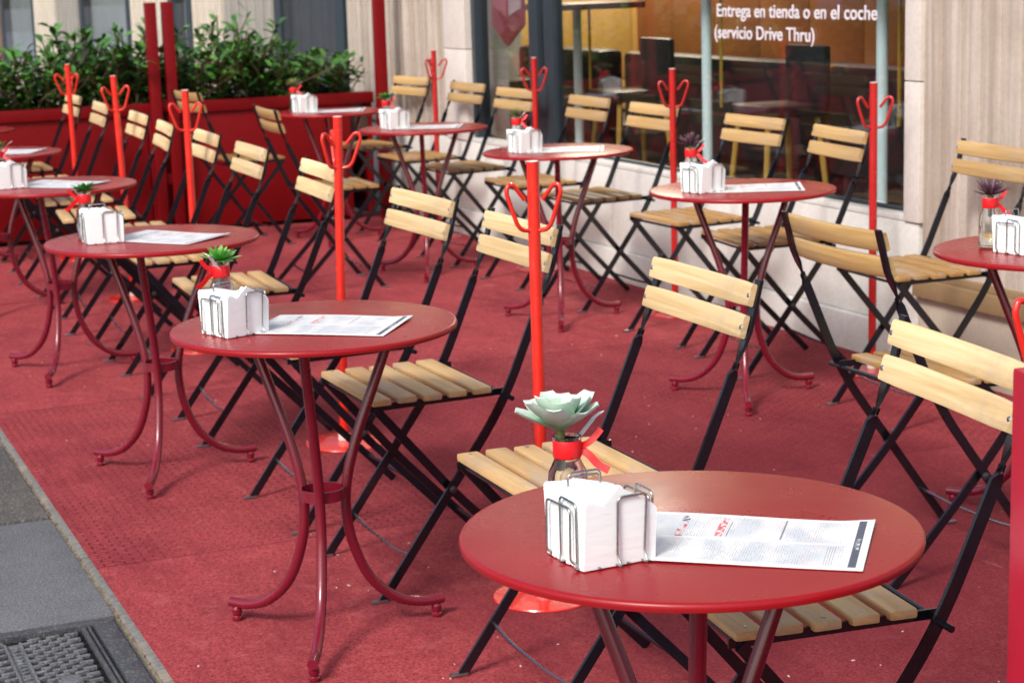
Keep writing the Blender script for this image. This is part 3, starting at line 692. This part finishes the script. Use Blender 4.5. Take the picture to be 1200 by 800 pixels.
# ------------------------------------------------------------------ folding chair
def make_chair():
    t = empty('folding_chair')
    hw = .208
    path = [(0, 0, .004), (.325, 0, .445), (.415, 0, .655), (.462, 0, .765), (.487, 0, .862)]
    for sy in (-1, 1):
        P = fillet([Vector(p)+Vector((0, sy*hw, 0)) for p in path[:4]], .11, 8)
        P = P[:-1]
        a = Vector((.43, sy*hw, .69)); b_ = Vector(path[3])+Vector((0, sy*(hw-.0), 0)); c = Vector(path[4])+Vector((0, sy*hw, 0))
        pts = P + [a, Vector((.448, sy*hw, .735)), b_, c]
        wd = []
        for p in pts:
            w = Vector((1, 0, -.4))
            if p.z > .72: w = Vector((0, 1, 0))
            elif p.z > .68: w = Vector((.7, .7*1, -.2))
            wd.append(w)
        MB().sweep(pts, rectprof(.021, .0075), wd).build('side_bar', 'black_iron', t, 30)
        MB().box((-.008, sy*hw, .004), (.04, .014, .008), None, .002).build('foot', 'bolt_steel', t)
        hi = hw-.022
        MB().sweep(fillet([(.012, sy*hi, .462), (.20, sy*hi, .238), (.425, sy*hi, .004)], .05), rectprof(.021, .0075), Vector((1, 0, .6))).build('leg', 'black_iron', t, 30)
        bolt = MB(); bolt.lathe([(0, 0), (.009, 0), (.009, .005), (.004, .008), (0, .008)], (.187, sy*(hw+.003), .253), 10, Matrix.Rotation(-sy*math.pi/2, 4, 'X'))
        bolt.build('bolt', 'dark_bolt', t)
    sf = MB()
    for sy in (-1, 1):
        sf.sweep([(-.005, sy*.180, .4655), (.345, sy*.180, .4705)], rectprof(.006, .016), Vector((0, 1, 0)))
    sf.tube([(.338, -.235, .462), (.338, .235, .462)], .006, 8)
    sf.tube([(.012, -.186, .462), (.012, .186, .462)], .005, 8)
    sf.build('seat_frame', 'black_iron', t, 30)
    MB().tube(fillet([(.075, -hw, .105), (.072, -hw*.5, .094), (.072, hw*.5, .094), (.075, hw, .105)], .05), .0038, 6).build('stretcher', 'wire_steel', t)
    MB().tube(fillet([(.345, -.186, .090), (.350, 0, .085), (.345, .186, .090)], .05), .005, 6).build('stretcher', 'black_iron', t)
    se = MB(); scr = MB(); sc2 = MB()
    for k in range(5):
        x = .024+k*.0635
        se.box((x, 0, .4795+.001*math.sin(k*2.2)), (.047, .395, .016), Matrix.Rotation(R(.6*math.sin(k*3)), 4, 'Y'), .005)
        for sy in (-1, 1): scr.lathe([(0, 0), (.0045, 0), (.003, .0015), (0, .0018)], (x, sy*.178, .487), 8)
    se.cut = (len(se.f), 'bolt_steel'); se.add(scr.v, scr.f); se.build('seat', 'seat_wood', t, 40)
    ba = MB()
    for (x0, z0, x1, z1) in ((.4865, .857, .4740, .811), (.4700, .797, .4560, .750)):
        c = Vector(((x0+x1)/2-.012, 0, (z0+z1)/2)); ang = math.atan2(x0-x1, z0-z1)
        nseg = 8; W = .213; vs = []; h = math.hypot(x0-x1, z0-z1)/2; th = .007
        prof = []
        for (a, b_) in ((-th, -h+.005), (-th+.002, -h+.001), (th-.002, -h), (th, -h+.003), (th, h-.003), (th-.002, h), (-th+.003, h), (-th, h-.005)): prof.append((a, b_))
        rows = []
        for i in range(nseg+1):
            yy = -W+2*W*i/nseg; bow = .010*(1-(yy/W)**2)
            sc = .93 if i in (0, nseg) else 1
            for (a, b_) in prof:
                p = Vector((a*sc+bow, 0, b_*sc)); p = Matrix.Rotation(ang, 3, 'Y') @ p
                rows.append((c.x+p.x, yy, c.z+p.z))
        m = len(prof)
        ba.add(rows, [(i*m+q_, i*m+(q_+1) % m, (i+1)*m+(q_+1) % m, (i+1)*m+q_) for i in range(nseg) for q_ in range(m)]+[tuple(range(m))[::-1], tuple(nseg*m+q_ for q_ in range(m))])
        for sy in (-1, 1):
            sc2.lathe([(0, 0), (.006, 0), (.004, .002), (0, .0025)], (c.x-.0075+.002, sy*hw, c.z), 8, Matrix.Rotation(-math.pi/2+ang, 4, 'Y'))
    ba.cut = (len(ba.f), 'bolt_steel'); ba.add(sc2.v, sc2.f); ba.build('backrest', 'slat_wood', t, 40)
    return t
chair0 = make_chair(); first = [True]
def chair(bx, y, face, rz, label, group):
    # bx: X of the top of the back; face -1: looks to the street, +1: looks to the building
    global chair0
    o = chair0 if first[0] else copy_tree(chair0); first[0] = False
    a = -R(rz) + (0 if face < 0 else math.pi)
    o.location = (bx-.475*math.cos(a), y-.475*math.sin(a), CZ); o.rotation_euler = (0, 0, a)
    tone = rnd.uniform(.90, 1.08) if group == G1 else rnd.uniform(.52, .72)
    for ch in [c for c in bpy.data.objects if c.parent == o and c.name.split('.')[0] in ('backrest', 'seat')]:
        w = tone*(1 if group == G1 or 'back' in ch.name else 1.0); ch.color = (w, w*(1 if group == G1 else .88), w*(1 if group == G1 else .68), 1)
    tag(o, label, 'chair', group); return o
G1 = 'folding chairs along the street-side tables'; G2 = 'folding chairs along the shop window'; G3 = 'folding chairs turned towards the building'
chair(1.82, 2.565, -1, 6, 'pale slatted folding chair at the front right, seat tucked under the nearest table', G1)
chair(1.82, 3.44, -1, 0, 'folding chair just behind the nearest table, seat beside the pale flower', G1)
chair(1.82, 4.40, -1, -1, 'folding chair behind the second table, backrest partly covered by a coat stand', G1)
chair(1.80, 5.06, -1, -3, 'folding chair behind the second table, one place further from the camera than the half-covered backrest', G1)
chair(1.82, 6.11, -1, 2, 'folding chair right behind the coat stand that rises over the second table', G1)
chair(1.81, 6.94, -1, 1, 'folding chair left of the coat stand that rises over the second table', G1)
chair(1.82, 7.67, -1, 2, 'folding chair just right of the third coat stand from the front', G1)
chair(1.79, 8.30, -1, 5, 'steeply turned folding chair just left of the third coat stand from the front', G1)
chair(1.82, 9.00, -1, 2, 'folding chair just right of the second farthest street-side coat stand', G1)
chair(1.81, 9.88, -1, 2, 'folding chair between the two farthest street-side coat stands', G1)
chair(1.82, 10.72, -1, 0, 'folding chair half hidden by the farthest street-side coat stand at the planter', G1)
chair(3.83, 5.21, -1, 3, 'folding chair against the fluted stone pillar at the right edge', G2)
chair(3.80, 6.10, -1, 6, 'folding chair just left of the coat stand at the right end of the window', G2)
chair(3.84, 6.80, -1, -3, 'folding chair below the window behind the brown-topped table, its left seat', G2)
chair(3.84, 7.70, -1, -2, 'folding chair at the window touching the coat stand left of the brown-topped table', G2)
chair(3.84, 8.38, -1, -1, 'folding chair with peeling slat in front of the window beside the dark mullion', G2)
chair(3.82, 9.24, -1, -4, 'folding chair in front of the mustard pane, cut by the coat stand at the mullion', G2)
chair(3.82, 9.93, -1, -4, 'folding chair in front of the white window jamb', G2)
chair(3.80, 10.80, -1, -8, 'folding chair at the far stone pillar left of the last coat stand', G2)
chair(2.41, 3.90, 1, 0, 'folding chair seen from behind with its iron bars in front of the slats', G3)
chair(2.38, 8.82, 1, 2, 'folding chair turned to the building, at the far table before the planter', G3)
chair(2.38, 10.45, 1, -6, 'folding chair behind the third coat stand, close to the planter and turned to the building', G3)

# ------------------------------------------------------------------ round table
def make_table():
    t = empty('round_table')
    r = .312
    MB().lathe([(0, .704), (r-.006, .704), (r-.001, .706), (r, .710), (r, .714), (r-.002, .7172), (r-.006, .718), (0, .718)], n=96).build('tabletop', 'table_paint', t, 50)
    prof = [(.188, .703), (.165, .64), (.125, .545), (.088, .455), (.062, .37), (.054, .30), (.066, .215), (.105, .125), (.165, .068), (.225, .045), (.285, .042)]
    for k in range(3):
        a = R(-90+120*k)
        pts = catmull([(p[0]*math.cos(a), p[0]*math.sin(a), p[1]) for p in prof], 5)
        lg = MB().tube(pts, .0118, 12).build('leg', 'leg_paint', t, 50)
        MB().lathe([(0, 0), (.010, 0), (.013, .004), (.013, .009), (.009, .012), (.012, .018), (.012, .028), (.008, .033), (0, .033)], (.268*math.cos(a), .268*math.sin(a), 0), 14).build('foot', 'leg_paint', lg)
    MB().lathe([(.046, .325), (.050, .325), (.050, .350), (.046, .350), (.046, .325)], n=36).build('ring', 'leg_paint', t)
    return t
tab0 = make_table(); ft = [True]
def table(x, y, rz, label, group):
    o = tab0 if ft[0] else copy_tree(tab0); ft[0] = False
    o.location = (x, y, CZ-.0+.0); o.rotation_euler = (0, 0, R(rz)); tag(o, label, 'table', group); return o
TG1 = 'round tables along the street side'; TG2 = 'round tables along the shop window'
HD = 22.1
TZ = .718+CZ
TT = [(1.160, 2.240), (1.163, 4.007), (1.153, 5.627), (1.144, 7.353), (1.131, 8.948), (1.14, 10.45)]
TL = ['nearest round crimson table, bottom right, with its big printed menu', 'second round crimson table from the camera, with the bright green flower beyond it', 'third street-side round table, holder at its left and menu sheet at its centre', 'fourth street-side round table, cut by the left edge of the photo', 'fifth street-side round table, only its right end with a white menu visible', 'farthest street-side round table, a sliver at the left edge by the planter']
for (x, y), l in zip(TT, TL): table(x, y, -HD+rnd.uniform(-3, 1), l, TG1)
BT = [(3.15, 4.02), (3.157, 5.683), (3.217, 7.354), (3.171, 8.872), (3.14, 10.30)]
BLb = ['round table at the right edge with the purple spiky flower jar', 'round table with brown window reflection below the lettering', 'round table in front of the dark mullion', 'round table in front of the white window jamb', 'farthest round table beside the planter and its corner post']
for (x, y), l in zip(BT, BLb): table(x, y, -HD+rnd.uniform(-6, 0), l, TG2)

# ------------------------------------------------------------------ coat stand
def make_stand():
    t = empty('coat_stand')
    MB().lathe([(0, 0), (.120, 0), (.122, .003), (.120, .006), (.05, .012), (0, .013)], n=56).build('base', 'stand_paint', t, 40)
    MB().lathe([(.0170, .012), (.0185, .014), (.0185, .032), (.0150, .034), (.0150, .012)], n=24).build('collar', 'stand_edge', t)
    MB().lathe([(.0142, .030), (.0142, 1.033), (.0128, 1.033), (.0128, .030)], n=24).build('pole', 'stand_paint', t)
    MB().lathe([(0, 1.026), (.0128, 1.026), (.0128, 1.0335), (.0142, 1.0335), (.0142, 1.035), (.0122, 1.035), (.0122, 1.029), (0, 1.029)], n=24).build('rim', 'stand_edge', t)
    for k in range(3):
        a = R(120*k); u = Vector((math.cos(a), math.sin(a), 0))
        P = [u*.012+Vector((0, 0, .876)), u*.034+Vector((0, 0, .880)), u*.045+Vector((0, 0, .893)), u*.072+Vector((0, 0, .968)), u*.066+Vector((0, 0, .985)), u*.052+Vector((0, 0, .983)), u*.024+Vector((0, 0, .948))]
        MB().tube(fillet(P, .012, 5), .0052, 10).build('hook', 'stand_paint', t, 60)
    return t
st0 = make_stand(); fs = [True]
def stand(x, y, rot, tilt, label, group):
    o = st0 if fs[0] else copy_tree(st0); fs[0] = False
    o.location = (x, y, CZ); o.rotation_euler = (R(tilt[0]), R(tilt[1]), R(rot)); tag(o, label, 'coat stand', group)
    if group == SG2:
        for c in o.children: c.color = (.62, .5, .9, 1)
    return o
SG1 = 'coat stands along the street side'; SG2 = 'coat stands along the shop window'
stand(1.708, 4.05, 68, (0, 0), 'red coat stand in the middle of the photo, its whole head in view', SG1)
stand(1.745, 5.74, -HD-8, (0, 1.5), 'red coat stand rising behind the second table, round base in full view', SG1)
stand(1.715, 7.55, 72, (0, -.8), 'red coat stand behind the third table, third from the front', SG1)
stand(1.730, 8.95, -HD-12, (0, -1.6), 'leaning red coat stand left of the double crimson post', SG1)
stand(1.755, 10.45, 64, (0, -1.0), 'farthest red coat stand at the left, before the hedge', SG1)
stand(1.742, 2.235, 70, (0, 0), 'red coat stand at the right edge, only one hook inside the photo', SG1)
stand(3.765, 5.83, 66, (0, 0), 'red coat stand at the right end of the window beside the jamb', SG2)
stand(3.70, 7.25, 70, (0, 0), 'red coat stand rising in front of the window between mullion and lettering', SG2)
stand(3.70, 8.72, 66, (0, 0), 'red coat stand in front of the dark window mullion', SG2)
stand(3.68, 10.08, -30, (0, 0), 'small far red coat stand before the fluted stone pillar', SG2)

# near crimson post cut by the right edge of the photo
np_ = empty('barrier_post', (1.368, 1.69, CZ), R(-12)); tag(np_, 'bright crimson square post cut by the right edge, scratched, nearest of all', 'post')
MB().lohi((-.06, -.06, .01), (.06, .06, 1.01), .005).build('upright', 'post_paint', np_)
MB().lohi((-.16, -.16, 0), (.16, .16, .012), .003).build('base_plate', 'post_paint', np_)

# ------------------------------------------------------------------ napkin holders
def make_holder(seed):
    r = random.Random(seed); t = empty('napkin_holder')
    nap = MB(); n = 24; L = .098
    for k in range(n):
        f = (k+.5)/n; y = -L/2+L*f
        mid = 1-abs(f-.48)*2
        h = .094+r.uniform(-.003, .003)-.008*max(0, mid)**2
        w = .104+r.uniform(-.003, .002); lean = (f-.5)*.020
        dx = r.uniform(-.002, .002)
        th = L/n*.90
        x0, x1 = -w/2+dx, w/2+dx
        zt0 = h-r.uniform(0, .004); zt1 = h-r.uniform(0, .005)-.008
        cham = .004+.004*r.random(); pk = (.018*(1-f/.42) if f < .42 else 0)
        dip = .006*max(0, 1-f*1.5); q1 = x0+.026+r.uniform(-.002, .002); pr_ = [(x0, .002), (x1, .002), (x1, zt1-cham-.004), (x1-cham*1.2, zt1-.003), (x0+.048, zt0+pk), (q1, zt0-dip), (x0+.003, zt0+.002), (x0, zt0-.002)]
        vs = []
        for yy in (y-th/2, y+th/2):
            for (xx, zz) in pr_: vs.append((xx+(.0015*math.sin(k*1.7)*zz/.1), yy+lean*(zz/.1)*.9+.0008*math.sin(xx*160+k*.7)*(zz/.1), zz))
        m = len(pr_)
        nap.add(vs, [tuple(range(m))[::-1], tuple(range(m, 2*m))]+[(i, (i+1) % m, m+(i+1) % m, m+i) for i in range(m)])
    nap.build('napkins', 'napkin', t, 20)
    rk = MB(); wr = .0016
    hy = L/2+.006; hx = .056
    def loop(P, rr=.008): rk.tube(fillet(P, rr, 5), wr, 8)
    for sy in (-1, 1):
        yq = sy*hy
        loop([(-.004, yq*.8, .004), (-.004, yq+sy*.010, .0035), (-.006, yq, .016), (-.006, yq+sy*.004, .094), (.036, yq+sy*.004, .094), (.034, yq, .016), (.034, yq+sy*.010, .0035), (.034, yq*.8, .004)])
    for sx in (-1, 1):
        xq = sx*hx
        loop([(xq*.8, -.040, .004), (xq+sx*.004, -.040, .0035), (xq, -.040, .012), (xq, -.040, .088), (xq, .002, .090), (xq, .002, .012), (xq+sx*.004, .002, .0035), (xq*.8, .002, .004)])
        loop([(xq*.8, -.028, .004), (xq+sx*.003, -.028, .010), (xq+sx*.002, -.028, .080), (xq+sx*.002, .034, .080), (xq+sx*.003, .034, .010), (xq*.8, .034, .004)])
    loop([(-.028, hy*.55, .09), (-.028, hy*.55, .108), (.020, hy*.55, .108), (.020, hy*.55, .09)])
    for yy in (-.035, 0, .035): rk.tube([(-hx, yy, .004), (hx, yy, .004)], wr, 8)
    for xx in (-.03, .012): rk.tube([(xx, -hy, .004), (xx, hy, .004)], wr, 8)
    rk.build('wire_rack', 'wire_steel', t, 60)
    return t
H = [make_holder(1), make_holder(5), make_holder(11)]
used = [False]*3
def holder(i, x, y, rz, label, group='napkin holders on the tables'):
    o = H[i] if not used[i] else copy_tree(H[i]); used[i] = True
    o.location = (x, y, TZ); o.rotation_euler = (0, 0, R(rz)); tag(o, label, 'napkin holder', group); return o
holder(0, 1.000, 2.183, 5, 'wire napkin holder on the nearest table, full of white napkins')
holder(1, .982, 3.992, 20, 'wire napkin holder on the second table, beside the long menu')
holder(2, 1.008, 5.63, 0, 'wire napkin holder on the third street-side table')
holder(0, .985, 7.35, 8, 'wire napkin holder on the fourth street-side table at the left edge')
holder(1, 3.04, 4.02, 12, 'wire napkin holder at the right edge, by the purple spiky flower')
holder(2, 3.005, 5.68, 14, 'wire napkin holder on the table with the brown reflection')
holder(0, 3.07, 7.36, 10, 'wire napkin holder on the table by the dark mullion')
holder(1, 3.03, 8.89, 10, 'wire napkin holder on the table by the white jamb')
holder(2, 3.00, 10.32, 10, 'wire napkin holder on the farthest table by the planter')
# ------------------------------------------------------------------ menus
def menu(x, y, rz, L, W, seed, label):
    r = random.Random(seed); mb = MB(); nx, ny = 22, 6; V = []; F = []
    ph = r.uniform(0, 6)
    for s_ in (0, 1):
        for j in range(ny+1):
            for i in range(nx+1):
                u = i/nx; v = j/ny
                z = .0012+.0022*(1+math.sin(u*5+ph))*(.4+.6*v)*.6 + .006*max(0, u-.85)*4*v + (.0006 if s_ else 0)
                V.append(((u-.5)*L, (v-.5)*W, z))
    o_ = (nx+1)*(ny+1)
    for j in range(ny):
        for i in range(nx):
            a = j*(nx+1)+i; F.append((a, a+nx+1, a+nx+2, a+1)); F.append((o_+a, o_+a+1, o_+a+nx+2, o_+a+nx+1))
    for i in range(nx):
        F.append((i, i+1, o_+i+1, o_+i)); a = ny*(nx+1)+i; F.append((a+1, a, o_+a, o_+a+1))
    for j in range(ny):
        a = j*(nx+1); F.append((a+nx+1, a, o_+a, o_+a+nx+1)); a += nx; F.append((a, a+nx+1, o_+a+nx+1, o_+a))
    mb.add(V, F); o = mb.build('paper_menu', 'menu_print', None, 60); o.location = (x, y, TZ+.0005); o.rotation_euler = (0, 0, R(rz))
    tag(o, label, 'menu', 'printed menus on the tables'); return o
menu(1.202, 2.150, -37, .31, .215, 1, 'printed menu sheet with dark end band on the nearest table')
menu(1.185, 3.962, -36, .31, .220, 2, 'printed menu sheet on the second table beside the napkin holder')
menu(1.19, 5.60, -50, .31, .215, 3, 'printed menu sheet on the third street-side table')
menu(1.17, 7.34, -45, .31, .215, 4, 'printed menu sheet on the fourth street-side table')
menu(1.20, 8.93, -30, .30, .21, 8, 'printed menu sheet on the fifth street-side table')
menu(3.190, 5.650, -26, .31, .215, 5, 'printed menu sheet on the table with the brown reflection')
menu(3.245, 7.33, -26, .31, .215, 6, 'printed menu sheet on the table by the dark mullion')
menu(3.20, 8.86, -28, .31, .215, 7, 'printed menu sheet on the table by the white jamb')
menu(3.17, 10.28, -24, .31, .215, 9, 'printed menu sheet on the farthest table by the planter')
# ------------------------------------------------------------------ flower jars and succulents
def petal(mb, base_, yaw, pitch, L, W, T, cup, tip=1.0):
    nu, nv = 7, 8; V = []; F = []
    Rz = Matrix.Rotation(yaw, 3, 'Z'); 
    for i in range(nu+1):
        u = i/nu; prof_ = math.sin(math.pi*min(1, (u*.78+.13)))**.5 if tip == 1.0 else (1-u)**.8*(.35+u*1.4)
        wv = W/2*prof_; tv = T/2*prof_; bend = pitch+cup*u
        x = L*u*math.cos(pitch+cup*u*.5); z = L*u*math.sin(pitch+cup*u*.5)
        for k in range(nv):
            a = 2*math.pi*k/nv; sx = math.cos(a)*wv; sn = math.sin(a)*tv + (abs(math.cos(a))**2)*wv*.28
            p = Vector((x-sn*math.sin(bend), sx, z+sn*math.cos(bend)))
            V.append(Vector(base_)+Rz @ p)
    for i in range(nu):
        for k in range(nv): F.append((i*nv+k, i*nv+(k+1) % nv, (i+1)*nv+(k+1) % nv, (i+1)*nv+k))
    F.append(tuple(range(nv))[::-1]); F.append(tuple(nu*nv+k for k in range(nv)))
    mb.add(V, F)
def succulent(x, y, z, kind, size, label, seed=0, tilt=0):
    r = random.Random(seed); o = MB()
    if kind == 'pale':
        for (n, p, L, W, off) in ((8, 24, .066, .044, 0), (7, 42, .056, .040, .35), (6, 57, .043, .030, .1), (4, 74, .028, .018, .5)):
            for k in range(n): petal(o, (0, 0, 0), off+2*math.pi*k/n+r.uniform(-.1, .1), R(p+r.uniform(-8, 8)), L*r.uniform(.86, 1.08), W*r.uniform(.85, 1.05), .004, R(16))
        mat = 'succ_pale'
    elif kind == 'green':
        for (n, p, L, W, off) in ((9, 4, .055, .030, 0), (8, 28, .048, .026, .3), (7, 50, .036, .02, .1), (5, 70, .025, .014, .5)):
            for k in range(n): petal(o, (0, 0, 0), off+2*math.pi*k/n+r.uniform(-.15, .15), R(p+r.uniform(-8, 8)), L*r.uniform(.85, 1.08), W, .005, R(18), .5)
        mat = 'succ_green'
    elif kind == 'deep':
        for (n, p, L, W, off) in ((8, 2, .052, .032, 0), (7, 22, .045, .030, .3), (5, 45, .03, .02, .1)):
            for k in range(n): petal(o, (0, 0, 0), off+2*math.pi*k/n, R(p+r.uniform(-8, 8)), L*r.uniform(.85, 1.08), W, .006, R(10), .5)
        mat = 'succ_deep'
    else:
        for (n, p, L, W, off) in ((12, 8, .050, .013, 0), (11, 30, .050, .012, .3), (9, 52, .045, .011, .1), (6, 75, .035, .009, .5)):
            for k in range(n): petal(o, (0, 0, 0), off+2*math.pi*k/n+r.uniform(-.15, .15), R(p+r.uniform(-8, 8)), L*r.uniform(.85, 1.1), W, .006, R(25), .5)
        mat = 'succ_dark' if kind == 'dark' else 'succ_olive'
    root = empty('succulent', (x, y, z)); root.scale = (size,)*3; root.rotation_euler = (R(tilt), R(tilt*.5), R(r.uniform(0, 360)))
    o.build('petals', mat, root, 60)
    MB().tube([(0, 0, -.055), (.002, 0, -.02), (0, 0, .006)], .0055, 8).build('stem', 'succ_olive', root)
    tag(root, label, 'flower', 'succulent flowers in jars'); return root
def make_jar(tagged=True):
    t = empty('flower_jar')
    prof = [(0, .002), (.024, .002), (.027, .005), (.0275, .06), (.026, .078), (.0185, .094), (.0175, .100), (.0175, .122), (.0195, .124), (.0195, .128), (.0165, .128), (.0155, .120), (.0155, .100), (.0235, .078), (.025, .06), (.0245, .009), (0, .007)]
    MB().lathe(prof, n=32).build('glass', 'jar_glass', t, 60)
    rb = MB().lathe([(.0183, .098), (.0195, .100), (.0198, .120), (.0190, .1235), (.0180, .1235), (.0178, .098)], n=28)
    def strip(P, w, wd): rb.sweep(catmull(P, 4), rectprof(w, .0008), wd)
    strip([(.018, -.006, .113), (.027, -.014, .119), (.036, -.018, .129), (.042, -.020, .137)], .009, Vector((0, .5, 1)))
    strip([(.018, -.006, .108), (.027, -.014, .100), (.036, -.021, .088), (.048, -.030, .080)], .011, Vector((.5, 0, .8)))
    rb.build('ribbon', 'ribbon', t, 60)
    if tagged:
        tg = MB().sweep([(.014, .006, .116), (.030, .010, .130), (.048, .014, .146), (.060, .016, .152)], rectprof(.016, .0008), Vector((0, 1, -.3))); tg.build('tag', 'tag_paper', t)
    return t
J0 = make_jar(); fj = [True]
def jar(x, y, rz, label, sk, ss, slabel, seed, zoff=0, tilt=0, zs=1.06):
    o = J0 if fj[0] else copy_tree(J0); fj[0] = False
    o.location = (x, y, TZ); o.rotation_euler = (0, 0, R(rz)); o.scale = (1, 1, zs); tag(o, label, 'jar', 'glass jars with red ribbon')
    succulent(x-(.010 if sk == 'pale' else 0), y, TZ+.136*zs+zoff, sk, ss, slabel, seed, tilt)
jar(1.022, 2.330, 0, 'glass jar with red ribbon on the nearest table behind the napkins', 'pale', 1.04, 'large pale grey-green succulent on the nearest table', 1, .002, 0, .99)
jar(.990, 4.12, 215, 'glass jar with red ribbon and paper tag on the second table', 'green', .95, 'bright green succulent on the second table', 2, -.004, 8)
jar(.985, 5.75, 200, 'glass jar with red ribbon and paper tag on the third table', 'deep', .95, 'deep green leafy succulent on the third street-side table', 3, -.004, -8)
jar(.965, 7.46, 0, 'glass jar with red ribbon on the fourth table at the left edge', 'deep', .9, 'small dark green succulent at the left edge of the photo', 4)
jar(3.02, 4.13, 20, 'glass jar with red ribbon at the right edge, left of the napkins', 'dark', 1.05, 'purple spiky succulent at the right edge before the stone pillar', 5, -.006)
jar(3.03, 5.81, 0, 'glass jar with red ribbon on the table with brown reflection', 'dark', 1.05, 'dark purple succulent seen against the window glass', 6)
jar(3.085, 7.48, 0, 'glass jar with red ribbon on the table by the dark mullion', 'olive', .75, 'small brownish spiky succulent on the table by the mullion', 7)
jar(3.03, 9.01, 0, 'glass jar with red ribbon on the table by the white jamb', 'deep', 1.0, 'flat green succulent on the table by the white jamb', 8)
jar(2.975, 10.44, 0, 'glass jar with red ribbon on the farthest table by the planter', 'olive', 1.0, 'olive green succulent in front of the hedge on the farthest table', 9)

# crumbs and bits on the carpet
cr = MB(); rr = random.Random(21)
cl = [(rr.uniform(.9, 3.2), rr.uniform(3.4, 8), rr.uniform(.08, .5)) for _ in range(12)]
for i in range(90):
    q_ = rr.choice(cl); x = max(.82, q_[0]+rr.gauss(0, q_[2])); y = q_[1]+rr.gauss(0, q_[2]*1.4)
    w = rr.uniform(.0012, .0035); cr.box((x, y, CZ+.001), (w, w*rr.uniform(.8, 3), .002), Matrix.Rotation(rr.uniform(0, 3), 4, 'Z'))
co = cr.build('crumbs', 'crumb'); tag(co, 'tiny pale crumbs scattered over the red carpet', 'crumbs', None, 'stuff')
